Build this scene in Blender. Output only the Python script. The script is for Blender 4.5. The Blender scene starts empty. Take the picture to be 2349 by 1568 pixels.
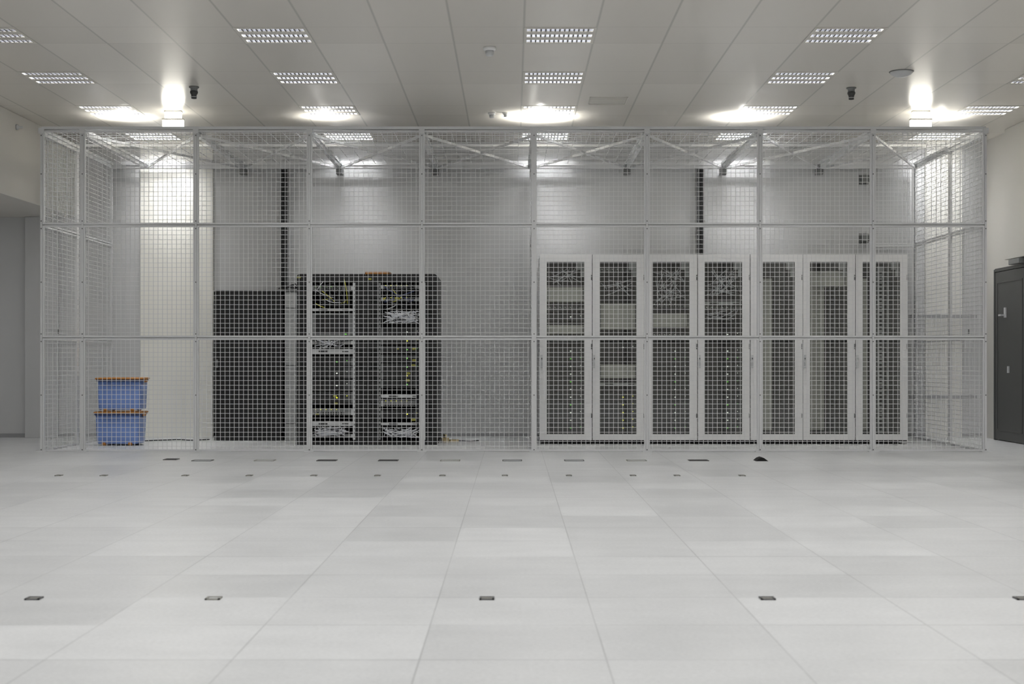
import bpy, math, random
from mathutils import Vector, Matrix
random.seed(7)
scene = bpy.context.scene
COL = scene.collection
scene.view_settings.view_transform = 'Standard'
scene.view_settings.look = 'None'

H = 0.97; F = 3262.0; CX = 1177.0; CY = 826.0
def PX(px, d): return (px - CX) * d / F
def PZ(py, d): return H - (py - CY) * d / F
CEIL = 3.71
YF = 15.14          # cage front plane
YW = 17.90          # rear wall

# ------------------------------------------------------------ materials
def lin(c):
    c = c / 255.0
    return c / 12.92 if c <= 0.04045 else ((c + 0.055) / 1.055) ** 2.4
def rgb(r, g, b): return (lin(r), lin(g), lin(b), 1)

class NT:
    def __init__(s, name):
        s.m = bpy.data.materials.new(name); s.m.use_nodes = True
        s.t = s.m.node_tree; s.b = s.t.nodes['Principled BSDF']
    def n(s, k, **kw):
        x = s.t.nodes.new(k)
        for a, v in kw.items(): setattr(x, a, v)
        return x
    def l(s, a, b): s.t.links.new(a, b)
    def math(s, op, a, b=None, c=None):
        x = s.n('ShaderNodeMath', operation=op)
        for i, v in enumerate((a, b, c)):
            if v is None: continue
            if isinstance(v, (int, float)): x.inputs[i].default_value = v
            else: s.l(v, x.inputs[i])
        return x.outputs[0]
    def mix(s, f, a, b):
        x = s.n('ShaderNodeMix', data_type='RGBA')
        for i, v in ((0, f), (6, a), (7, b)):
            if isinstance(v, (int, float, tuple)): x.inputs[i].default_value = v
            else: s.l(v, x.inputs[i])
        return x.outputs[2]

def mat(name, col, rough=0.5, metal=0.0, var=0.06, scale=6.0, emis=0.0, spec=0.5, bump=0.0):
    t = NT(name); b = t.b
    tc = t.n('ShaderNodeTexCoord')
    nz = t.n('ShaderNodeTexNoise'); nz.inputs['Scale'].default_value = scale; nz.inputs['Detail'].default_value = 4
    t.l(tc.outputs['Object'], nz.inputs['Vector'])
    lo = tuple(c * (1 - var) for c in col[:3]) + (1,)
    hi = tuple(min(1, c * (1 + var)) for c in col[:3]) + (1,)
    t.l(t.mix(nz.outputs['Fac'], lo, hi), b.inputs['Base Color'])
    b.inputs['Roughness'].default_value = rough
    b.inputs['Metallic'].default_value = metal
    b.inputs['Specular IOR Level'].default_value = spec
    if emis > 0:
        b.inputs['Emission Color'].default_value = col
        b.inputs['Emission Strength'].default_value = emis
    if bump > 0:
        bp = t.n('ShaderNodeBump'); bp.inputs['Strength'].default_value = bump; bp.inputs['Distance'].default_value = 0.01
        t.l(nz.outputs['Fac'], bp.inputs['Height']); t.l(bp.outputs[0], b.inputs['Normal'])
    return t.m

def gridmask(t, sock, off, per, wid):
    a = t.math('SUBTRACT', sock, off); a = t.math('DIVIDE', a, per)
    f = t.math('FRACT', a)
    g = t.math('SUBTRACT', 1.0, f); mn = t.math('MINIMUM', f, g)
    return t.math('LESS_THAN', mn, wid / per / 2)

def floor_mat():
    t = NT('white_raised_floor'); b = t.b
    tc = t.n('ShaderNodeTexCoord'); sp = t.n('ShaderNodeSeparateXYZ'); t.l(tc.outputs['Object'], sp.inputs[0])
    mx = gridmask(t, sp.outputs[0], 0.303, 0.607, 0.005)
    my = gridmask(t, sp.outputs[1], 6.43, 0.607, 0.010)
    big = t.n('ShaderNodeTexNoise'); big.inputs['Scale'].default_value = 0.8; big.inputs['Detail'].default_value = 2
    t.l(tc.outputs['Object'], big.inputs['Vector'])
    vis = t.math('MAXIMUM', t.math('MULTIPLY_ADD', big.outputs['Fac'], 3.2, -1.1), 0.0)
    m = t.math('MAXIMUM', t.math('MULTIPLY', mx, t.math('MULTIPLY_ADD', vis, 0.20, 0.22)), t.math('MULTIPLY', my, t.math('MULTIPLY', vis, 0.5)))
    ix = t.math('FLOOR', t.math('DIVIDE', t.math('SUBTRACT', sp.outputs[0], 0.303), 0.607))
    iy = t.math('FLOOR', t.math('DIVIDE', t.math('SUBTRACT', sp.outputs[1], 6.43), 0.607))
    cb = t.n('ShaderNodeCombineXYZ'); t.l(ix, cb.inputs[0]); t.l(iy, cb.inputs[1])
    wn = t.n('ShaderNodeTexWhiteNoise', noise_dimensions='3D'); t.l(cb.outputs[0], wn.inputs['Vector'])
    nz = t.n('ShaderNodeTexNoise'); nz.inputs['Scale'].default_value = 3; nz.inputs['Detail'].default_value = 8
    t.l(tc.outputs['Object'], nz.inputs['Vector'])
    spk = t.n('ShaderNodeTexNoise'); spk.inputs['Scale'].default_value = 60; spk.inputs['Detail'].default_value = 3
    t.l(tc.outputs['Object'], spk.inputs['Vector'])
    mp = t.n('ShaderNodeMapping'); mp.inputs['Scale'].default_value = (1.5, 4, 1); t.l(tc.outputs['Object'], mp.inputs[0])
    sc = t.n('ShaderNodeTexNoise'); sc.inputs['Scale'].default_value = 1.5; sc.inputs['Detail'].default_value = 8; t.l(mp.outputs[0], sc.inputs['Vector'])
    v = t.math('MULTIPLY_ADD', wn.outputs['Value'], 0.09, -0.045)
    v = t.math('ADD', v, t.math('MULTIPLY_ADD', nz.outputs['Fac'], 0.20, -0.10))
    v = t.math('ADD', v, t.math('MULTIPLY_ADD', sc.outputs['Fac'], 0.16, -0.08))
    v = t.math('ADD', v, t.math('MULTIPLY_ADD', spk.outputs['Fac'], 0.30, -0.15))
    base = t.mix(t.math('ADD', v, 0.5), rgb(166, 167, 168), rgb(248, 249, 250))
    t.l(t.mix(m, base, rgb(105, 105, 105)), b.inputs['Base Color'])
    t.l(t.math('MULTIPLY_ADD', wn.outputs['Value'], 0.10, 0.30), b.inputs['Roughness'])
    b.inputs['Specular IOR Level'].default_value = 0.4
    return t.m

def ceil_mat():
    t = NT('cream_metal_ceiling'); b = t.b
    tc = t.n('ShaderNodeTexCoord'); sp = t.n('ShaderNodeSeparateXYZ'); t.l(tc.outputs['Object'], sp.inputs[0])
    mx = gridmask(t, sp.outputs[0], 0.09, 0.6, 0.022)
    mx2 = gridmask(t, sp.outputs[0], 0.09, 0.6, 0.006)
    my = gridmask(t, sp.outputs[1], 11.7, 1.8, 0.010)
    my2 = gridmask(t, sp.outputs[1], 12.3, 1.8, 0.010)
    m = t.math('MAXIMUM', t.math('MULTIPLY', mx, 0.20), t.math('MULTIPLY', mx2, 0.38))
    m = t.math('MAXIMUM', m, t.math('MULTIPLY', t.math('MAXIMUM', my, my2), 0.22))
    ix = t.math('FLOOR', t.math('DIVIDE', t.math('SUBTRACT', sp.outputs[0], 0.09), 0.6))
    iy = t.math('FLOOR', t.math('DIVIDE', t.math('SUBTRACT', sp.outputs[1], 12.3), 1.8))
    cb = t.n('ShaderNodeCombineXYZ'); t.l(ix, cb.inputs[0]); t.l(iy, cb.inputs[1])
    wn = t.n('ShaderNodeTexWhiteNoise', noise_dimensions='3D'); t.l(cb.outputs[0], wn.inputs['Vector'])
    base = t.mix(wn.outputs['Value'], rgb(217, 213, 205), rgb(227, 223, 215))
    t.l(t.mix(m, base, rgb(110, 108, 104)), b.inputs['Base Color'])
    b.inputs['Roughness'].default_value = 0.25
    b.inputs['Specular IOR Level'].default_value = 0.5
    return t.m

def glass_mat():
    t = NT('tinted_door_glass')
    t.t.nodes.remove(t.b)
    out = [n for n in t.t.nodes if n.type == 'OUTPUT_MATERIAL'][0]
    tr = t.n('ShaderNodeBsdfTransparent'); tr.inputs[0].default_value = (0.86, 0.87, 0.86, 1)
    gl = t.n('ShaderNodeBsdfGlossy'); gl.inputs['Roughness'].default_value = 0.08
    nz = t.n('ShaderNodeTexNoise'); nz.inputs['Scale'].default_value = 2
    mx = t.n('ShaderNodeMixShader'); t.l(t.math('MULTIPLY_ADD', nz.outputs['Fac'], 0.03, 0.05), mx.inputs[0])
    t.l(tr.outputs[0], mx.inputs[1]); t.l(gl.outputs[0], mx.inputs[2]); t.l(mx.outputs[0], out.inputs[0])
    return t.m

M = {}
M['floor'] = floor_mat(); M['ceil'] = ceil_mat(); M['glass'] = glass_mat()
M['wall'] = mat('grey_painted_wall', rgb(203, 204, 205), 0.45, var=0.03, scale=1.5, spec=.4)
M['cream'] = mat('glossy_white_panel', rgb(248, 247, 240), 0.25, var=0.01, scale=1.5)
M['side'] = mat('side_wall_paint', rgb(212, 209, 203), 0.5, var=0.03, scale=1.5)
M['cage'] = mat('light_grey_powder_coat', rgb(214, 215, 216), 0.28, var=0.03)
M['wire'] = mat('galvanised_wire', rgb(222, 223, 224), 0.28, 0.0, var=0.04)
M['bolt'] = mat('dark_bolt', rgb(100, 100, 100), 0.4, 0.6)
M['white'] = mat('rack_light_grey_paint', rgb(230, 230, 230), 0.35, var=0.03)
M['fixture'] = mat('cream_fixture_paint', rgb(213, 210, 202), 0.4, var=0.02)
M['reflector'] = mat('louvre_reflector', rgb(96, 98, 106), 0.5, var=0.02)
M['blade'] = mat('louvre_blade', rgb(85, 85, 87), 0.5, var=0.02)
M['black'] = mat('black_rack_paint', rgb(16, 16, 17), 0.4, var=0.2)
M['dkgrey'] = mat('dark_grey_steel', rgb(60, 61, 61), 0.45, var=0.12)
M['midgrey'] = mat('mid_grey_steel', rgb(118, 120, 120), 0.4, var=0.1)
M['ltgrey'] = mat('light_grey_plastic', rgb(198, 200, 201), 0.4, var=0.08)
M['cable'] = mat('grey_cable_jacket', rgb(205, 207, 213), 0.5, var=0.25, scale=30)
M['dkcable'] = mat('dark_cable_jacket', rgb(38, 38, 42), 0.5, var=0.2, scale=30)
M['yellow'] = mat('yellow_plastic', rgb(196, 192, 62), 0.4)
M['orange'] = mat('orange_plastic', rgb(182, 122, 52), 0.4)
M['blue'] = mat('blue_translucent_plastic', rgb(118, 147, 210), 0.3, var=0.05)
M['dkblue'] = mat('deep_blue_plastic', rgb(62, 74, 120), 0.35)
M['panel'] = mat('cream_blanking_panel', rgb(214, 213, 205), 0.4, var=0.05)
M['hole'] = mat('black_recess', rgb(10, 10, 10), 0.8)
M['socket'] = mat('grey_socket', rgb(92, 92, 92), 0.6)
M['ledw'] = mat('white_led', rgb(240, 245, 235), emis=1.0)
M['ledy'] = mat('yellow_led', rgb(235, 235, 60), emis=1.2)
M['ledg'] = mat('green_led', rgb(120, 220, 80), emis=0.7)
M['lamp'] = mat('lit_lamp_diffuser', rgb(255, 251, 238), emis=14.0)
M['door'] = mat('charcoal_door_paint', rgb(72, 73, 72), 0.45, var=0.08)
M['tray'] = mat('galvanised_tray', rgb(110, 111, 112), 0.4, 0.2, var=0.2, scale=20)
M['rail'] = mat('pale_steel_rail', rgb(160, 161, 163), 0.4, var=0.05)
M['wood'] = mat('bare_wood', rgb(200, 182, 140), 0.6, var=0.15)
M['grom'] = mat('grey_brush_grommet', rgb(148, 147, 140), 0.6)

# ------------------------------------------------------------ geometry builder
class Geo:
    def __init__(s): s.v = []; s.f = []; s.mi = []; s.sm = []
    def quadbox(s, pts, m=0):
        k = len(s.v); s.v += [tuple(p) for p in pts]
        for f in ((0,3,2,1),(4,5,6,7),(0,1,5,4),(1,2,6,5),(2,3,7,6),(3,0,4,7)):
            s.f.append(tuple(k + i for i in f)); s.mi.append(m); s.sm.append(False)
    def box(s, x0, x1, y0, y1, z0, z1, m=0):
        s.quadbox([(x0,y0,z0),(x1,y0,z0),(x1,y1,z0),(x0,y1,z0),(x0,y0,z1),(x1,y0,z1),(x1,y1,z1),(x0,y1,z1)], m); return s
    def beam(s, p, q, w, h=None, m=0):
        h = h or w; p = Vector(p); q = Vector(q); d = (q - p).normalized()
        up = Vector((0,0,1)) if abs(d.z) < 0.9 else Vector((0,1,0))
        a = d.cross(up).normalized() * w / 2; b = a.normalized().cross(d).normalized() * h / 2
        s.quadbox([p-a-b, p+a-b, p+a+b, p-a+b, q-a-b, q+a-b, q+a+b, q-a+b], m); return s
    def loft(s, rings, m=0, smooth=True, cap=True):
        k = len(s.v); n = len(rings[0])
        for r in rings: s.v += [tuple(p) for p in r]
        for i in range(len(rings)-1):
            for j in range(n):
                a = k+i*n+j; b = k+i*n+(j+1)%n
                s.f.append((a,b,b+n,a+n)); s.mi.append(m); s.sm.append(smooth)
        if cap:
            s.f.append(tuple(k+j for j in reversed(range(n)))); s.mi.append(m); s.sm.append(False)
            e = k+(len(rings)-1)*n
            s.f.append(tuple(e+j for j in range(n))); s.mi.append(m); s.sm.append(False)
        return s
    def tube(s, pts, r, n=6, m=0):
        pts = [Vector(p) for p in pts]; rings = []
        for i, p in enumerate(pts):
            d = (pts[min(i+1,len(pts)-1)] - pts[max(i-1,0)])
            d = d.normalized() if d.length > 1e-6 else Vector((1,0,0))
            up = Vector((0,0,1)) if abs(d.z) < 0.9 else Vector((0,1,0))
            a = d.cross(up).normalized(); b = a.cross(d).normalized()
            rr = r[i] if isinstance(r, (list,tuple)) else r
            rings.append([p + (a*math.cos(2*math.pi*j/n) - b*math.sin(2*math.pi*j/n))*rr for j in range(n)])
        rings = [list(reversed(x)) for x in rings]
        return s.loft(rings, m)
    def lathe(s, prof, c=(0,0,0), n=24, m=0):
        rings = [[(c[0]+r*math.cos(2*math.pi*j/n), c[1]+r*math.sin(2*math.pi*j/n), c[2]+z) for j in range(n)] for r, z in prof]
        return s.loft(rings, m)
    def mesh(s, name, mats):
        me = bpy.data.meshes.new(name); me.from_pydata(s.v, [], s.f)
        for x in mats: me.materials.append(M[x])
        me.polygons.foreach_set('material_index', s.mi); me.polygons.foreach_set('use_smooth', s.sm)
        me.update(); return me

def mkobj(name, data, parent=None, loc=(0,0,0), rz=0.0, bevel=0.0):
    o = bpy.data.objects.new(name, data); COL.objects.link(o)
    o.location = loc; o.rotation_euler = (0,0,rz)
    if parent: o.parent = parent
    if bevel:
        md = o.modifiers.new('edge', 'BEVEL'); md.width = bevel; md.segments = 2; md.limit_method = 'ANGLE'
    return o
def build(g, name, mats, parent=None, loc=(0,0,0), rz=0.0, bevel=0.0):
    return mkobj(name, g.mesh(name, mats), parent, loc, rz, bevel)
def top(o, label, cat, group=None, kind=None):
    o['label'] = label; o['category'] = cat
    if group: o['group'] = group
    if kind: o['kind'] = kind
    return o
def struct(o): o['kind'] = 'structure'; return o
def empty(name, loc=(0,0,0)):
    o = bpy.data.objects.new(name, None); COL.objects.link(o); o.location = loc; o.empty_display_size = 0.1; return o
def clone(src, loc):
    o = src.copy(); COL.objects.link(o); o.location = loc
    for c in src.children:
        k = c.copy(); COL.objects.link(k); k.parent = o
        for c2 in c.children:
            k2 = c2.copy(); COL.objects.link(k2); k2.parent = k
    return o

# ------------------------------------------------------------ room shell
XL, XR, YB = -8.0, 5.92, -2.5
struct(build(Geo().box(XL-.1, XR+.1, YB-.1, YW+.1, -0.1, 0), 'floor', ['floor']))
cols = [-4.41, -2.01, 0.39, 2.79, 5.19]
rows = [12.0, 13.8, 15.6, 17.4]
g = Geo()
xs = [XL-.1] + [0.09 + 0.6*k for k in range(-13, 10)] + [XR+.1]
ys = [YB-.1] + [11.7 + 0.6*k for k in range(0, 11)] + [YW+.1]
cells = set()
for c in cols:
    for r in rows: cells.add((round(c,2), round(r,2)))
for i in range(len(xs)-1):
    for j in range(len(ys)-1):
        cx = round((xs[i]+xs[i+1])/2, 2); cy = round((ys[j]+ys[j+1])/2, 2)
        hit = any(abs(cx-c[0]) < .05 and abs(cy-c[1]) < .05 for c in cells) and ys[j+1]-ys[j] < .7
        if hit: continue
        k = len(g.v)
        g.v += [(xs[i],ys[j],CEIL),(xs[i],ys[j+1],CEIL),(xs[i+1],ys[j+1],CEIL),(xs[i+1],ys[j],CEIL)]
        g.f.append((k,k+1,k+2,k+3)); g.mi.append(0); g.sm.append(False)
g.box(XL-.1, XR+.1, YB-.1, YW+.1, CEIL+0.16, CEIL+0.2)
struct(build(g, 'ceiling', ['ceil']))
struct(build(Geo().box(XL-.1, XR+.1, YW, YW+.1, 0, CEIL+.16), 'wall_back', ['wall']))
struct(build(Geo().box(XL-.1, XR+.1, YB-.1, YB, 0, CEIL+.16), 'wall_front', ['side']))
struct(build(Geo().box(XL-.1, XL, YB, YW, 0, CEIL+.16), 'wall_left', ['side']))
struct(build(Geo().box(XR, XR+.1, YB, YW, 0, CEIL+.16), 'wall_right', ['side']))
struct(build(Geo().box(XL, -5.52, YB, YW, 2.77, CEIL), 'trim_1', ['side'], bevel=.008))
struct(build(Geo().box(-6.12, -5.72, YW-.08, YW, 0, 2.77), 'trim_2', ['wall'], bevel=.006))
struct(build(Geo().box(-4.68, -3.77, YW-.05, YW, 0, CEIL), 'trim_3', ['cream'], bevel=.004))
struct(build(Geo().box(5.18, 5.64, YW-.05, YW, 0, CEIL), 'trim_4', ['cream'], bevel=.004))
struct(build(Geo().box(5.84, XR, YB, 16.9, 2.16, CEIL), 'trim_5', ['side'], bevel=.006))
g = Geo()
for x in (-3.2, -2.0, -0.8, 0.4, 1.6, 2.8, 4.0): g.box(x-.003, x+.003, YW-.003, YW, 0.05, CEIL)
struct(build(g, 'trim_6', ['ltgrey']))
struct(build(Geo().box(XL, XR, YW-.012, YW, 0, 0.05), 'baseboard_back', ['rail']))

# door in right wall
g = Geo()
g.box(-.035, 0, -1.0, -.006, 0.01, 2.04); g.box(-.035, 0, -2.0, -1.008, 0.01, 2.04)
g.box(-.04, 0, 0, .04, 0, 2.075); g.box(-.04, 0, -2.06, -2.01, 0, 2.075); g.box(-.04, 0, -2.01, 0, 2.045, 2.085)
for a in (-.94, -1.94):
    g.box(-.04, -.034, a, a+.86, .12, .14); g.box(-.04, -.034, a, a+.86, 1.90, 1.92)
    g.box(-.04, -.034, a, a+.015, .12, 1.92); g.box(-.04, -.034, a+.845, a+.86, .12, 1.92)
d = struct(build(g, 'door_1', ['door'], loc=(XR-.001, 17.36, 0), bevel=.003))
g = Geo().box(-.05, -.035, -.4, -.35, 1.48, 1.60).box(-.09, -.05, -.385, -.365, 1.50, 1.52).box(-.10, -.085, -.385, -.30, 1.50, 1.52)
build(g, 'handle', ['ltgrey'], d)
build(Geo().box(-.05, -.035, -.5, -.46, .82, .90), 'lock', ['ltgrey'], d)
build(Geo().box(-.10, -.04, -1.0, -.65, 2.09, 2.15), 'door_closer', ['midgrey'], d, bevel=.005)

# ------------------------------------------------------------ ceiling luminaires
def make_fixture():
    e = empty('ceiling_light')
    g = Geo(); w = .299; e0 = .275
    ty = [(-.245, -.155), (-.045, .045), (.155, .245)]
    g.box(-w, w, -w, -.245, -.004, .004); g.box(-w, w, .245, w, -.004, .004)
    g.box(-w, -e0, -.245, .245, -.004, .004); g.box(e0, w, -.245, .245, -.004, .004)
    g.box(-e0, e0, -.155, -.045, -.004, .004); g.box(-e0, e0, .045, .155, -.004, .004)
    g.box(-w, -e0, -w, w, .004, .10); g.box(e0, w, -w, w, .004, .10)
    g.box(-w, w, -w, -.245, .004, .10); g.box(-w, w, .245, w, .004, .10)
    g.box(-w, w, -w, w, .10, .11)
    build(g, 'housing', ['fixture'], e)
    g = Geo()
    for a, b in ty:
        for i in range(1, 14):
            x = -e0 + i*2*e0/14
            g.box(x-.006, x+.006, a, b, -.003, .03, 0)
        for y in (a, b): g.box(-e0, e0, y-.002, y+.002, 0, .05, 1)
    build(g, 'louvre', ['blade', 'reflector'], e)
    return e
fix0 = make_fixture()
for i, c in enumerate(cols):
    for j, r in enumerate(rows):
        o = fix0 if (i == 0 and j == 0) else clone(fix0, (c, r, CEIL))
        o.location = (c, r, CEIL)
        top(o, 'recessed square fluorescent ceiling light with three louvred troughs', 'ceiling light', 'recessed ceiling lights')
def area(name, loc, sx, sy, p, col=(.992,.996,1.0), rot=(0,0,0)):
    l = bpy.data.lights.new(name, 'AREA'); l.shape = 'RECTANGLE'; l.size = sx; l.size_y = sy; l.energy = p; l.color = col
    o = bpy.data.objects.new(name, l); COL.objects.link(o); o.location = loc; o.rotation_euler = rot; return o
POW = {12.0: 26, 13.8: 34, 15.6: 80, 17.4: 125}
for c in cols:
    for r in rows: area('tube_bank_and_fill', (c, r, CEIL+.085), .53, .48, POW[r])
    for k in range(1, 8): area('tube_bank_and_fill', (c, 12-1.8*k, CEIL-.004), .5, .5, 12.0)
for y in (10.5, 15.6): area('tube_bank_and_fill', (-6.9, y, 2.765), .5, .5, 7)  # added fill lamps under the bulkhead, out of view, brightening the left side

# hanging emergency light boxes, lit
for px in (395, 2115):
    e = empty('hanging_light_box', (PX(px,15.6), 15.65, CEIL))
    build(Geo().box(-.09,.09,-.028,.028,-.085,-.012), 'lamp_shade', ['lamp'], e, bevel=.006)
    build(Geo().box(-.115,.115,-.03,.03,-.20,-.10), 'sign_panel', ['lamp'], e, bevel=.008)
    build(Geo().box(-.118,.118,-.035,.035,-.10,-.085).box(-.095,.095,-.035,.035,-.012,0), 'housing', ['fixture'], e)
    top(e, 'glowing white light box hung directly under the ceiling', 'emergency light', 'hanging light boxes')
# added up-facing spots without fittings, making the bright ceiling patches
for px, p in ((285,55), (745,28), (1240,170), (1705,70), (2160,38)):
    l = bpy.data.lights.new('ceiling_glow_fill', 'SPOT'); l.energy = p; l.spot_size = math.radians(150); l.spot_blend = 1; l.shadow_soft_size = .03
    l.color = (1,.98,.91)
    o = bpy.data.objects.new('ceiling_glow_fill', l); COL.objects.link(o); o.location = (PX(px,15.98), 15.98, 3.47); o.rotation_euler = (math.pi, 0, 0)
# added spots without fittings, put in to highlight the white wall panels
for x in (-4.3, 5.35):
    l = bpy.data.lights.new('panel_fill_spot', 'SPOT'); l.energy = 22; l.spot_size = math.radians(70); l.spot_blend = 1; l.shadow_soft_size = .04
    o = bpy.data.objects.new('panel_fill_spot', l); COL.objects.link(o); o.location = (x, 16.9, 3.28 if x < 0 else 3.5)
    o.rotation_euler = (math.radians(76), 0, 0)

# detectors
for px, dep in ((445,14.25), (1953,14.3)):
    e = empty('sprinkler_head', (PX(px,dep), dep, CEIL))
    build(Geo().lathe([(.05,0),(.05,-.012),(.035,-.02),(.035,-.05)]), 'flange', ['midgrey'], e)
    build(Geo().lathe([(.038,-.045),(.04,-.06),(.028,-.085),(.026,-.12),(.0,-.125)]), 'nozzle', ['dkgrey'], e)
    build(Geo().lathe([(.03,-.10),(.034,-.105),(.0,-.108)]), 'deflector', ['ltgrey'], e)
    top(e, 'dark grey cylindrical sprinkler head hanging from ceiling', 'sprinkler', 'ceiling sprinkler heads')
for px, dep, s in ((1123,12.45,1.0), (1128,15.75,.75), (1160,15.75,.6)):
    e = empty('smoke_detector', (PX(px,dep), dep, CEIL))
    build(Geo().lathe([(.055*s,0),(.055*s,-.025*s),(.045*s,-.032*s),(0,-.033*s)]), 'base', ['white'], e)
    build(Geo().lathe([(.035*s,-.03*s),(.037*s,-.06*s),(.03*s,-.075*s),(0,-.08*s)]), 'sensor_head', ['ltgrey'], e)
    top(e, 'small round white smoke detector on the ceiling', 'smoke detector', 'smoke detectors')
e = empty('ceiling_dome', (PX(2068,13.5), 13.5, CEIL))
build(Geo().lathe([(.105,0),(.105,-.012),(.09,-.03),(.05,-.05),(0,-.055)]), 'cover', ['ltgrey'], e)
build(Geo().lathe([(.115,0),(.115,-.006),(.10,-.008)]), 'rim', ['midgrey'], e)
top(e, 'flat round grey dome sensor on the ceiling', 'ceiling sensor')
e = empty('air_vent', (1.0, 15.0, CEIL))
g = Geo(); 
for a in (-.2,.192): g.box(a,a+.008,-.2,.2,-.006,0)
for a in (-.2,.192): g.box(-.2,.2,a,a+.008,-.006,0)
build(g, 'frame', ['fixture'], e)
g = Geo()
for k in range(9): g.box(-.19,.19,-.18+.04*k,-.148+.04*k,-.004,-.001)
build(g, 'grille', ['fixture'], e)
top(e, 'square white air vent grille set in ceiling', 'air vent')
e = build(Geo().lathe([(.03,0),(.03,.02),(.012,.03),(.012,.07),(0,.075)]), 'wall_sensor', ['ltgrey'])
e.location = (-5.52, 15.8, 3.56); e.rotation_euler = (0, math.pi/2, 0)
top(e, 'tiny grey round sensor on the bulkhead face', 'sensor')

# ------------------------------------------------------------ security cage
cage = empty('security_cage', (0, YF, 0))
top(cage, 'tall light grey wire mesh security cage enclosing the server racks', 'security cage')
post_x = [PX(p, YF) for p in (96,190,450,710,968,1225,1484,1743,2002,2260)]
zl = [0.0, 1.21, 2.41, 3.42]
DEP = 2.62
pcache = {}
def panel_mesh(w, h, pitch=.05, t=.0044):
    key = (round(w,3), round(h,3), pitch)
    if key in pcache: return pcache[key]
    fr = .017; g = Geo()
    g.box(0,w,-.015,.015,0,fr); g.box(0,w,-.015,.015,h-fr,h)
    g.box(0,fr,-.015,.015,fr,h-fr); g.box(w-fr,w,-.015,.015,fr,h-fr)
    a = g.mesh('cage_panel', ['cage'])
    g = Geo(); n = max(1, round(w/pitch))
    for i in range(1, n): x = i*w/n; g.box(x-t/2, x+t/2, -t, 0, fr, h-fr)
    n = round(h/pitch)
    for i in range(1, n): z = i*h/n; g.box(fr, w-fr, 0, t, z-t/2, z+t/2)
    b = g.mesh('wire_mesh', ['wire'])
    pcache[key] = (a, b); return a, b
def add_panel(w, h, loc, rz=0, rx=0, pitch=.05, name='cage_panel'):
    a, b = panel_mesh(w, h, pitch)
    o = mkobj(name, a, cage, loc, rz); o.rotation_euler = (rx, 0, rz)
    mkobj('wire_mesh', b, o)
for i in range(9):
    x0 = post_x[i]+.012; x1 = post_x[i+1]-.012
    for k in range(3):
        z0 = zl[k]+.006; z1 = zl[k+1]-.006
        add_panel(x1-x0, z1-z0, (x0, 0, z0))
for xx in (post_x[0], post_x[5], post_x[9]):
    for a, b in ((.02, 1.19), (1.23, DEP-.02)):
        for k in range(3):
            add_panel(b-a, zl[k+1]-zl[k]-.012, (xx, a, zl[k]+.006), rz=math.pi/2)
def post(x, y, w=.02, d=.04, z1=3.43):
    g = Geo().box(-w/2, w/2, -d/2, d/2, 0, z1)
    g.box(-.05,.05,-.05,.05,0,.008)
    for z in (.02,.6,1.17,1.25,1.8,2.37,2.45,2.95,3.36): g.box(-.005,.005,-d/2-.004,-d/2,z-.006,z+.006,1)
    g.box(-w/2-.02, w/2+.02, -d/2-.006, -d/2, 3.38, 3.44)
    build(g, 'post', ['cage','bolt'], cage, (x, y, 0))
for i, x in enumerate(post_x): post(x, 0, .05 if i == 5 else .02)
for xx in (post_x[0], post_x[5], post_x[9]):
    post(xx, 1.21, .03); post(xx, DEP, .03)
# roof
for i, x in enumerate(post_x):
    build(Geo().beam((x,.03,3.39),(x,DEP,3.39),.045,.06), 'roof_beam', ['cage'], cage)
    if i in (2,3,4,6,7,8):
        build(Geo().box(x-.04,x+.04,DEP-.04,DEP+.1,3.29,3.37), 'bracket', ['midgrey'], cage, bevel=.004)
for y in (.0, 1.21, DEP):
    build(Geo().box(post_x[0],post_x[-1],y-.02,y+.02,3.425,3.455 if y == 0 else 3.45), 'roof_rail', ['cage'], cage)
build(Geo().box(post_x[0],post_x[-1],DEP-.03,DEP+.03,3.36,3.42), 'roof_rail', ['cage'], cage)
for i in range(9):
    x0 = post_x[i]+.02; x1 = post_x[i+1]-.02
    add_panel(x1-x0, DEP-.06, (x0, .03, 3.415), rx=-math.pi/2, pitch=.15, name='roof_panel')
    if i > 0:
        build(Geo().beam((x0,.05,3.37),(x1,DEP-.05,3.37),.022,.026).beam((x1,.05,3.365),(x0,DEP-.05,3.365),.022,.026), 'cross_brace', ['cage'], cage)
for z in (1.21, 2.41):
    build(Geo().box(post_x[0],post_x[-1],.03,.05,z-.012,z+.012), 'rail', ['cage'], cage)
for x in (post_x[0]+.02, post_x[9]-.02):
    build(Geo().box(x-.008,x+.008,.465,.485,1.26,1.31), 'handle', ['midgrey'], cage)
x0 = PX(2000,17.7)
for k in (1,2): add_panel(post_x[9]-.03-x0, zl[k+1]-zl[k]-.012, (x0, DEP-.02, zl[k]+.006))

# ------------------------------------------------------------ wall fittings
def cable_tray(px, y0, y1, lab):
    d = 17.82; x = PX(px, d); z0 = PZ(y1, d); z1 = PZ(y0, d)
    e = empty('cable_tray', (x, d, z0))
    h = z1-z0; g = Geo().box(-.04,-.034,-.03,.03,0,h).box(.034,.04,-.03,.03,0,h)
    n = int(h/.06)
    for i in range(n): g.box(-.034,.034,.0,.012,i*.06,i*.06+.02)
    g.box(-.034,.034,.03,.07,0,h)
    build(g, 'tray', ['tray'], e)
    g = Geo()
    for q in range(4):
        xx = -.022+.015*q
        g.tube([(xx+random.uniform(-.005,.005), -.012, j*h/10) for j in range(11)], .006, 6, 0 if q%2 else 1)
    build(g, 'cable', ['dkcable','dkgrey'], e)
    top(e, lab, 'cable tray', 'wall cable trays')
cable_tray(652, 388, 662, 'vertical perforated grey cable tray with dark cables above cabinets')
cable_tray(1607, 384, 588, 'vertical perforated grey cable tray with cables above pale racks')
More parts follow.
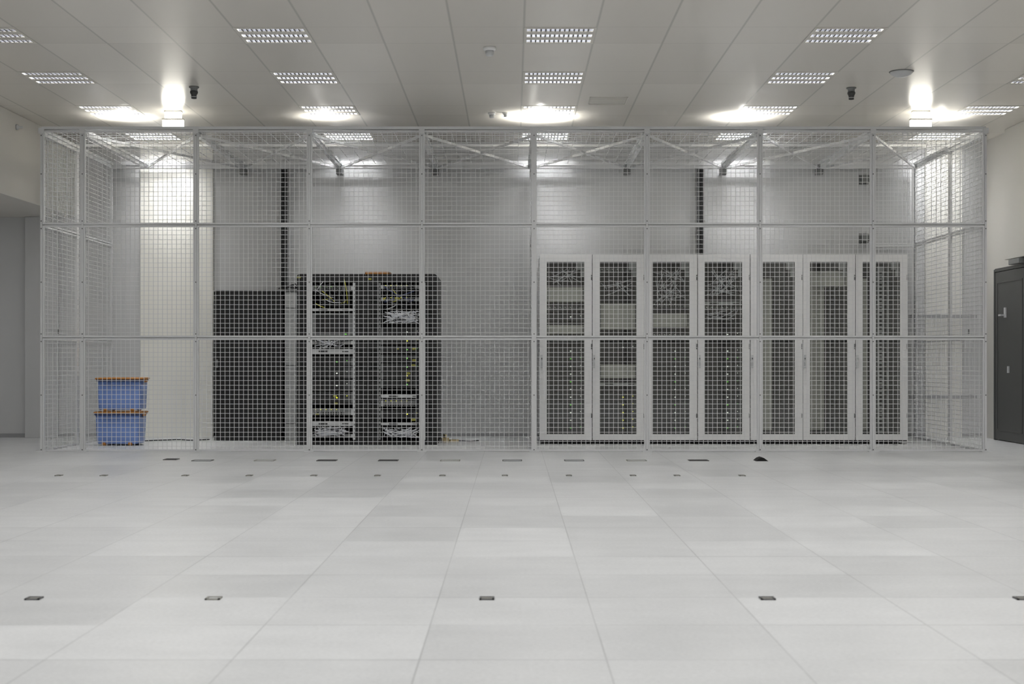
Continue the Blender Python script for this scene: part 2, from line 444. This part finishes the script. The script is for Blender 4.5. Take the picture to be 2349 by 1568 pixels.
for z in (.51, 1.52):
    o = build(Geo().box(-.42,.42,-.02,.02,-.02,.02).box(-.38,-.34,.02,.05,-.03,.03).box(.34,.38,.02,.05,-.03,.03), 'wall_rail', ['rail'], loc=(5.38,YW-.1,z))
    top(o, 'grey horizontal steel rail fixed to rear wall', 'wall rail', 'wall rails')
for py in (410, 545):
    d = 17.8; o = build(Geo().box(-.045,.045,-.03,.09,-.045,.045).box(-.06,.06,.08,.1,-.06,.06), 'junction_box', ['midgrey'], loc=(PX(1985,d), d-.0, PZ(py,d)), bevel=.004)
    top(o, 'small grey square junction box on the rear wall', 'junction box', 'junction boxes')

# ------------------------------------------------------------ storage bins
def rrect(w, d, r, z, n=5):
    pts = []
    for cx, cy, a0 in ((w/2-r, d/2-r, 0), (-w/2+r, d/2-r, 90), (-w/2+r, -d/2+r, 180), (w/2-r, -d/2+r, 270)):
        for i in range(n+1):
            a = math.radians(a0+90*i/n); pts.append((cx+r*math.cos(a), cy+r*math.sin(a), z))
    return pts
def storage_bin(loc, rz):
    e = empty('storage_bin', loc); e.rotation_euler = (0,0,rz)
    g = Geo()
    g.loft([rrect(.46,.345,.04,.02), rrect(.475,.355,.045,.04), rrect(.50,.375,.045,.345)])
    for x in (-.17,-.06,.06,.17):
        g.beam((x*.96,-.176,.05),(x,-.187,.33),.012,.006)
    build(g, 'body', ['blue'], e)
    g = Geo(); g.loft([rrect(.51,.385,.05,.342), rrect(.525,.40,.05,.350), rrect(.525,.40,.05,.366)])
    build(g, 'rim', ['dkblue'], e)
    g = Geo(); g.loft([rrect(.54,.415,.05,.366), rrect(.545,.42,.05,.378), rrect(.53,.40,.05,.385), rrect(.49,.36,.05,.386), rrect(.48,.35,.05,.380)])
    build(g, 'lid', ['orange'], e, bevel=0)
    for x in (-.15, .15):
        for y in (-.165, .165):
            build(Geo().tube([(x-.022,y,.02),(x-.018,y,.02),(x+.018,y,.02),(x+.022,y,.02)], [.014,.02,.02,.014], 14), 'wheel', ['orange'], e)
    for x in (-1,1):
        build(Geo().box(x*.266-.008,x*.266+.008,-.05,.05,.33,.38), 'latch', ['orange'], e, bevel=.003)
    return e
b0 = storage_bin((PX(264,16.1), 16.35, 0), 0.0)
b1 = clone(b0, (PX(268,16.1), 16.34, .387)); b1.rotation_euler = (0,0,.02)
top(b0, 'blue plastic storage bin with orange lid standing on the floor', 'storage bin', 'stacked storage bins')
top(b1, 'blue plastic storage bin with orange lid stacked on another bin', 'storage bin', 'stacked storage bins')

# ------------------------------------------------------------ rack equipment
ucache = {}
def unit_mesh(kind, h, led='ledw'):
    key = (kind, h, led)
    if key in ucache: return ucache[key]
    g = Geo(); w = .22
    g.box(-w, w, .004, .5, 0, h, 1); g.box(-.24, -w, -.004, .012, .002, h-.002, 0); g.box(w, .24, -.004, .012, .002, h-.002, 0)
    if kind == 'server':
        g.box(-w, w, -.006, .004, .002, h-.002, 1)
        for i in range(6):
            x = -.205+i*.058
            if h > .06: g.box(x, x+.05, -.012, -.006, .006, h*.47, 2); g.box(x, x+.05, -.012, -.006, h*.53, h-.006, 2)
            else: g.box(x, x+.05, -.012, -.006, .006, h-.006, 2)
        g.box(.05, .066, -.014, -.006, h*.42, h*.42+.013, 3); g.box(.17, .178, -.014, -.006, h*.6, h*.6+.008, 3)
        mats = ['midgrey','dkgrey','black',led]
    elif kind == 'switch':
        g.box(-w, w, -.006, .004, .001, h-.001, 1)
        for r in range(2):
            for i in range(12):
                x = -.2+i*.03; z = .007+r*.017
                if z+.012 < h: g.box(x, x+.02, -.008, -.005, z, z+.011, 2)
        for i in range(5): g.box(-.19+i*.06, -.182+i*.06, -.010, -.005, h-.008, h-.003, 3)
        mats = ['ltgrey','midgrey','hole',led]
    elif kind == 'pale':
        g.box(-w, w, -.008, .004, 0, h, 0); g.box(-.15, -.05, -.012, -.008, h*.3, h*.7, 2); g.box(.12,.19,-.012,-.008,h*.4,h*.6,2)
        mats = ['ltgrey','midgrey','dkgrey','ledw']
    elif kind == 'blank':
        g.box(-w, w, -.008, .004, 0, h, 0); g.box(-.21,-.2,-.010,-.006,.01,h-.01,2); g.box(.2,.21,-.010,-.006,.01,h-.01,2)
        mats = ['panel','panel','midgrey','ledw']
    elif kind == 'monitor':
        g.box(-w, w, -.01, .004, 0, h, 0); g.box(-.19,.19,-.013,-.009,.02,h-.02,2); g.box(.15,.17,-.014,-.01,.005,.015,3)
        mats = ['midgrey','dkgrey','black',led]
    ucache[key] = g.mesh({'server':'server_unit','switch':'network_switch','pale':'patch_panel','blank':'equipment_panel','monitor':'console_monitor'}[kind], mats)
    return ucache[key]
names = {'server':('server_unit','server','dark server unit with drive bays in a rack'),
         'switch':('network_switch','network switch','grey network switch with rows of ports in a rack'),
         'pale':('patch_panel','patch panel','light grey patch panel mounted in a rack'),
         'blank':('equipment_panel','panel','plain cream equipment panel mounted in a rack'),
         'monitor':('console_monitor','monitor','black screen console unit mounted in a rack')}
def unit(kind, h, x, y, z, led='ledw', where='pale rack'):
    n, c, l = names[kind]
    o = mkobj(n, unit_mesh(kind, h, led), None, (x, y, z))
    return top(o, l.replace('a rack', 'a '+where), c, n.replace('_',' ')+'s in the racks')
def cables(x0, x1, y, z0, z1, n, mats, where, r=.0045, sag=.04):
    g = Geo()
    for i in range(n):
        a = Vector((random.uniform(x0,x1), y, random.uniform(z0,z1))); b = Vector((random.uniform(x0,x1), y, random.uniform(z0,z1)))
        c = (a+b)/2+Vector((random.uniform(-.05,.05), -random.uniform(.01,.05), -random.uniform(0,sag)))
        c.z = max(c.z, z0)
        pts = [a*(1-t)**2+c*2*t*(1-t)+b*t*t for t in [j/8 for j in range(9)]]
        g.tube(pts, r, 5, random.choices(range(len(mats)), [6]+[1]*(len(mats)-1))[0])
    o = build(g, 'cable_bundle', mats)
    top(o, 'tangled bundle of network cables in the '+where, 'cables', 'cable bundles', 'stuff')

# ------------------------------------------------------------ pale racks
RW = .61; RX0 = .308; RY = 16.48; RH = 2.2
def pale_rack():
    e = empty('server_rack'); w = RW/2-.004; D = 1.05
    g = Geo().box(-w,-w+.02,.03,D,.06,RH).box(w-.02,w,.03,D,.06,RH)
    build(g, 'side_panel', ['white'], e)
    build(Geo().box(-w,w,.03,D,RH-.02,RH), 'top_panel', ['white'], e, bevel=.004)
    build(Geo().box(-w+.02,w-.02,D-.02,D,.06,RH-.02), 'rear_panel', ['dkgrey'], e)
    g = Geo().box(-w,w,.04,D,.03,.07)
    for x in (-.22,.22):
        for y in (.12, .95): g.lathe([(.025,0),(.025,.01),(.012,.012),(.012,.04)], (x,y,0), 12)
    for i in range(14): g.box(-.26+.038*i,-.235+.038*i,.03,.042,.035,.065,1)
    build(g, 'plinth', ['dkgrey','hole'], e)
    g = Geo()
    for x in (-.245,.245): 
        g.box(x-.012,x+.012,.11,.13,.07,RH-.02)
        for i in range(42): g.box(x-.005,x+.005,.107,.111,.11+i*.048,.13+i*.048,1)
    build(g, 'mounting_rail', ['midgrey','hole'], e)
    g = Geo(); x0=-.222; x1=.212; z0=.115; z1=2.11; t=.024
    g.box(-w,x0,0,t,.045,RH-.003); g.box(x1,w,0,t,.045,RH-.003); g.box(x0,x1,0,t,.045,z0); g.box(x0,x1,0,t,z1,RH-.003)
    do = build(g, 'door', ['white'], e)
    build(Geo().box(x0,x1,.010,.014,z0,z1), 'glass', ['glass'], do)
    g = Geo().box(-.292,-.27,-.012,0,.88,1.03).box(-.288,-.274,-.03,-.012,.90,.96).box(-.286,-.276,-.014,-.012,.98,1.0,1)
    build(g, 'handle', ['ltgrey','bolt'], do)
    g = Geo()
    for z in (.3,1.1,1.9): g.tube([(w-.006,-.004,z),(w-.006,-.004,z+.06)],.006,8)
    build(g, 'hinge', ['midgrey'], do)
    g = Geo().box(.12,.212,.05,.06,2.02,2.11).box(.17,.212,.05,.06,1.94,2.02)
    build(g, 'corner_plate', ['ltgrey'], e)
    return e
r0 = pale_rack()
rlabs = ['with dark servers and white lights', 'with pale boxes above yellow-lit servers', 'with looped cables above stacked servers',
         'with thick cable loops over servers','mostly empty with pale inner panel','mostly empty with a cream box','standing empty at end of row']
for i in range(7):
    x = RX0+RW*(i+.5)
    e = r0 if i == 0 else clone(r0, (x, RY, 0))
    e.location = (x, RY, 0)
    top(e, 'pale grey glass-door server rack '+rlabs[i], 'server rack', 'row of pale server racks')
    yy = RY+.11; wh = 'pale rack'
    def zz(py): return PZ(py, 16.6)
    if i in (0,2,3):
        z = .14
        for k in range(11):
            unit('server', .086, x, yy, z, 'ledw' if k%3 else 'ledg'); z += .0895
    if i == 0:
        cables(x-.2,x+.2,yy-.01,zz(655),zz(610),16,['cable','dkcable'],wh)
        unit('blank',.17,x,yy,zz(692)); unit('switch',.044,x,yy,zz(712)); unit('server',.086,x,yy,zz(735)); unit('blank',.10,x,yy,zz(765))
        unit('pale',.05,x,yy,zz(782))
    if i == 1:
        cables(x-.2,x+.2,yy-.01,zz(685),zz(640),12,['cable','dkcable'],wh)
        unit('switch',.044,x,yy,zz(625)); unit('blank',.30,x+.0,yy,zz(755)); unit('switch',.044,x,yy,zz(780)); unit('server',.086,x,yy,zz(805))
        unit('blank',.16,x,yy,zz(867)); unit('pale',.04,x,yy,zz(885))
        for k in range(5): unit('server',.086,x,yy,.14+.0895*k,'ledy')
    if i == 2:
        cables(x-.2,x+.2,yy-.02,zz(695),zz(612),34,['cable','dkcable'],wh)
        unit('switch',.044,x,yy,zz(705)); unit('blank',.16,x,yy,zz(750)); unit('switch',.044,x,yy,zz(775))
    if i == 3:
        cables(x-.2,x+.2,yy-.02,zz(680),zz(612),34,['cable','dkcable'],wh)
        cables(x-.2,x+.2,yy-.02,zz(735),zz(710),14,['cable'],wh)
        unit('pale',.044,x,yy,zz(700)); unit('switch',.044,x,yy,zz(712)); unit('server',.086,x,yy,zz(775))
    if i >= 4:
        o = build(Geo().box(-.20,-.01 if i < 6 else -.11,0,.012,0,1.78).box(-.21,-.20,-.01,.02,0,1.78), 'inner_panel', ['panel'], loc=(x,yy+.12,.15))
        top(o, 'tall cream partition panel standing inside an empty rack', 'panel', 'inner panels of empty racks')
        g = Geo()
        for q in ((.04,.12),(.15,.17)): g.box(q[0],q[1],0,.02,0,1.95)
        for k in range(40): g.box(.065,.095,-.003,0,.03+k*.047,.055+k*.047,1)
        o = build(g, 'cable_manager', ['dkgrey' if i<6 else 'ltgrey','hole'], loc=(x-.04*(i==6),yy+.1,.12))
        top(o, 'perforated vertical cable manager inside an empty rack', 'cable manager', 'cable managers in empty racks')
        if i == 5: unit('blank',.17,x-.0,yy,zz(655))

# ------------------------------------------------------------ black racks
def black_rack(x, lab):
    e = empty('server_rack', (x, 16.3, 0)); w=.40; h=1.96; D=1.0
    def prof(w, h, r, z0=0.03):
        pts = [(-w,z0)]
        for i in range(7): a = math.pi-math.pi/2*i/6; pts.append((-w+r+r*math.cos(a), h-r+r*math.sin(a)))
        for i in range(7): a = math.pi/2-math.pi/2*i/6; pts.append((w-r+r*math.cos(a), h-r+r*math.sin(a)))
        pts.append((w,z0)); return pts
    po = prof(w,h,.03); pi_ = prof(w-.02,h-.02,.015)
    n = len(po)
    ring = [[(p[0],y,p[1]) for p in po]+[(p[0],y,p[1]) for p in reversed(pi_)] for y in (.02,D)]
    g = Geo(); g.loft(ring, 0, False, False)
    for y, flip in ((.02,0),(D,1)):
        k = len(g.v); g.v += [(p[0],y,p[1]) for p in po]+[(p[0],y,p[1]) for p in pi_]
        for j in range(n-1):
            f = (k+j,k+j+1,k+n+j+1,k+n+j); g.f.append(f if flip else f[::-1]); g.mi.append(0); g.sm.append(False)
    build(g, 'enclosure', ['black'], e)
    build(Geo().box(-w+.02,w-.02,D-.02,D,.03,h-.03), 'rear_panel', ['black'], e)
    build(Geo().box(-w,w,.03,D,0,.05), 'plinth', ['black'], e)
    g = Geo().box(-w+.02,-.25,.03,.05,.05,h-.03).box(.25,w-.02,.03,.05,.05,h-.03).box(-.25,.25,.03,.05,h-.10,h-.03)
    for k in range(12):
        g.box(-w+.04,-.28,.02,.03,.12+k*.15,.19+k*.15,1); g.box(.30,w-.04,.02,.03,.12+k*.15,.19+k*.15,1)
    build(g, 'front_bezel', ['black','hole'], e)
    for sx in (-1,1):
        g = Geo().box(sx*.255-.014,sx*.255+.014,.01,.03,.06,h-.10)
        for k in range(38): g.box(sx*.255-.005,sx*.255+.005,.007,.011,.08+k*.048,.10+k*.048,1)
        build(g, 'mounting_rail', ['ltgrey' if sx>0 else 'midgrey','hole'], e)
    top(e, lab, 'server rack', 'black server racks')
    return e
xa, xb = -2.08, -1.275
black_rack(xa, 'open black server rack holding a screen console and cabling')
black_rack(xb, 'open black server rack with yellow-tagged servers and cables')
def zb(py): return PZ(py, 16.3)
Yb = 16.325; wb = 'black rack'
for kind,h,py,led in (('switch',.044,665,'ledg'),('pale',.03,713,'ledg'),('monitor',.25,768,'ledg'),('switch',.044,790,'ledw'),('pale',.06,812,'ledw'),('server',.086,838,'ledg'),
                  ('server',.13,868,'ledw'),('server',.13,896,'ledw'),('server',.13,924,'ledy'),('switch',.07,952,'ledy'),('pale',.055,977,'ledw'),('switch',.044,1004,'ledw')):
    unit(kind,h,xa,Yb,zb(py),led,wb)
for kind,h,py,led in (('switch',.044,662,'ledy'),('switch',.044,690,'ledy'),('server',.086,770,'ledw'),('server',.086,790,'ledy'),('server',.086,810,'ledg'),('server',.086,830,'ledg'),
                  ('server',.086,850,'ledg'),('server',.086,870,'ledy'),('server',.086,890,'ledg'),('pale',.035,912,'ledg'),('switch',.07,932,'ledy'),('server',.086,958,'ledy'),('pale',.03,975,'ledy')):
    unit(kind,h,xb,Yb,zb(py),led,wb)
Yc = Yb-.02
cables(xa-.2,xa+.2,Yc,zb(705),zb(640),24,['dkcable','cable','cable','yellow'],wb)
cables(xa-.2,xa+.2,Yc,zb(1000),zb(978),60,['cable','dkcable'],wb,.005,.02)
cables(xa-.2,xa+.2,Yc,zb(800),zb(775),16,['cable','dkcable'],wb,.004,.02)
cables(xb-.22,xb+.2,Yc,zb(742),zb(712),70,['cable','dkcable'],wb,.005,.02)
cables(xb-.22,xb+.2,Yc,zb(710),zb(640),26,['dkcable','cable','yellow','dkblue'],wb)
cables(xb-.22,xb+.2,Yc,zb(1003),zb(980),60,['cable','dkcable'],wb,.005,.02)
cables(xb+.17,xb+.235,Yc,zb(990),zb(740),26,['dkcable','cable'],wb,.006,.02)
for px, py, s in ((950,800,1),(950,826,1),(948,838,1),(936,856,1),(935,872,1),(880,685,.8),(910,684,1),(768,908,.9),(770,925,.9),(948,962,1),(727,949,.8),(912,800,.6),(848,640,.8),(685,636,.9)):
    x = PX(px,16.25)
    o = build(Geo().box(-.022*s,.022*s,-.003,.003,-.011*s,.011*s).box(-.018*s,.018*s,-.005,-.003,-.004*s,.002*s,1), 'cable_tag', ['yellow','dkgrey'], loc=(x,16.27,zb(py)))
    top(o, 'small yellow cable tag hanging in black rack', 'tag', 'yellow cable tags')
e = build(Geo().box(-.14,.14,-.05,.25,0,.006).box(-.14,.14,-.05,-.04,.006,.03).box(-.14,.14,.24,.25,.006,.03).box(-.14,-.13,-.05,.25,.006,.03).box(.13,.14,-.05,.25,.006,.03), 'plastic_tray', ['orange'], loc=(PX(866,16.4),16.4,1.96))
top(e, 'shallow orange plastic tray lying on top of black racks', 'plastic tray')

# ------------------------------------------------------------ closed black cabinet
e = empty('server_cabinet', (PX(570,17.2), 17.2, 0)); w=.415; h=1.82
build(Geo().box(-w,w,.03,.62,.04,h), 'body', ['black'], e, bevel=.006)
build(Geo().box(-w,w,.02,.62,0,.05), 'plinth', ['black'], e)
g = Geo().box(-w,-w+.035,0,.025,.06,h-.02).box(w-.035,w,0,.025,.06,h-.02).box(-w,w,0,.025,.06,.10).box(-w,w,0,.025,h-.06,h-.02)
g.box(-w+.03,w-.03,.012,.02,.09,h-.05)
for k in range(110): 
    zk = .11+k*.015
    g.box(-w+.04,w-.04,.009,.013,zk,zk+.008)
do = build(g, 'door', ['black','hole'], e)
build(Geo().box(-.385,-.365,-.02,0,.88,.98).box(-.38,-.37,-.03,-.02,.9,.96,0), 'handle', ['midgrey'], do, bevel=.003)
top(e, 'closed black network cabinet with a perforated door against rear wall', 'server cabinet')
e = empty('cable_duct', (PX(665,17.2), 17.25, 0))
build(Geo().box(-.07,.07,0,.5,0,1.80), 'body', ['ltgrey'], e, bevel=.004)
build(Geo().box(-.075,.075,-.01,.5,1.80,1.825), 'cap', ['dkgrey'], e)
g = Geo()
for z in (.2,.9,1.6): g.box(-.06,.06,-.004,0,z,z+.01)
build(g, 'joint_strip', ['midgrey'], e)
top(e, 'narrow light grey vertical cable duct between black racks', 'cable duct')
g = Geo()
for q in range(5):
    g.tube([(-2.9+.02*q,17.6,1.86),(-2.8+.03*q,17.5,1.87+.01*q),(-2.7+.02*q,17.4,1.85),(-2.62,17.3,1.86)], .008, 6)
o = build(g, 'loose_cable', ['dkcable']); top(o, 'dark loose cables lying over the cabinet top', 'cables')
o = build(Geo().box(-.10,-.02,-.04,.04,0,.05).box(.0,.10,-.03,.03,0,.03).box(-.07,-.05,-.05,.05,.05,.09), 'wood_block', ['wood'], loc=(PX(1032,16.9),16.9,0), rz=.3)
top(o, 'small pile of pale wooden offcuts on the floor', 'wood offcuts')
def floorcable(pts, lab):
    g = Geo(); P = []
    for i in range(len(pts)-1):
        for k in range(6):
            t = k/6; P.append((pts[i][0]*(1-t)+pts[i+1][0]*t, pts[i][1]*(1-t)+pts[i+1][1]*t+.02*math.sin(i*5+k), .008))
    g.tube(P, .007, 6); o = build(g, 'floor_cable', ['dkcable']); top(o, lab, 'cable', 'cables on the floor')
floorcable([(-4.4,17.0),(-4.1,17.3),(-3.9,17.15),(-3.65,17.3)], 'thin dark cable snaking across floor beside storage bins')
floorcable([(-.85,16.8),(-.7,17.0),(-.5,16.9),(-.4,17.1)], 'thin dark cable on floor beside the black rack')

# ------------------------------------------------------------ floor openings
def opening(px, py, w, d, mats, lab, name='floor_grommet', grp='floor cable openings'):
    dep = H*F/(py-CY); x = PX(px, dep)
    g = Geo()
    g.box(-w/2,w/2,-d/2,-d/2+.01,0,.006,1); g.box(-w/2,w/2,d/2-.01,d/2,0,.006,1)
    g.box(-w/2,-w/2+.008,-d/2,d/2,0,.006,1); g.box(w/2-.008,w/2,-d/2,d/2,0,.006,1)
    g.box(-w/2+.008,w/2-.008,-d/2+.01,d/2-.01,0,.003,0)
    o = build(g, name, mats, loc=(x, dep, .0)); top(o, lab, 'floor opening', grp)
for px, py, dk in ((393,1053.5,1),(465,1056,0),(608,1056,2),(750,1056,1),(891,1056,1),(1033,1056,2),(1175,1056,0),(1317,1056,0),(1460,1056,2),(1602,1056,1)):
    opening(px, py, .19 if px > 400 else .13, .15, [['ltgrey','socket'],['hole','socket'],['ltgrey','grom']][dk], ['grey cable grommet with dark rim in white floor','black open cable slot in white floor','grey brush cable slot in white floor'][dk])
for px in (135,238,425,572,720,866,1015,1158,1305,1452,1553,1702):
    opening(px, 1090.5, .05, .08, ['socket','grom'], 'small grey lifting hole in white floor tile', 'floor_hole', 'small floor holes')
for px, k in ((78,0),(490,1),(1117,0),(1760,0),(2345,0)):
    opening(px, 1373, .060, .06, [['grom','socket'],['ltgrey','grom']][k], 'small grey framed floor socket plug in white tile', 'floor_plug', 'floor plugs')
dep = H*F/(1056-CY)
g = Geo(); ring = [(-.06,0),( .06,0),(.02,.03),(0,.036),(-.03,.025)]
g.loft([[(p[0],y,p[1]) for p in ring] for y in (.08,-.08)], 0, False)
o = build(g, 'floor_grommet', ['hole'], loc=(PX(1745,dep),dep,0)); top(o, 'black rubber grommet tilted up out of the floor', 'floor opening', 'floor cable openings')

# ------------------------------------------------------------ world, camera
w = bpy.data.worlds.new('world'); scene.world = w; w.use_nodes = True
w.node_tree.nodes['Background'].inputs[0].default_value = (.5,.5,.5,1); w.node_tree.nodes['Background'].inputs[1].default_value = .3
cam = bpy.data.cameras.new('camera'); co = bpy.data.objects.new('camera', cam); COL.objects.link(co)
co.location = (0,0,H); co.rotation_euler = (math.pi/2,0,0)
cam.sensor_width = 36; cam.lens = F*36/2349; cam.shift_x = -(CX-1174.5)/2349; cam.shift_y = (CY-784)/2349
cam.clip_start = .05; cam.clip_end = 60
cam.dof.use_dof = True; cam.dof.focus_distance = 15.3; cam.dof.aperture_fstop = 4.5
scene.camera = co
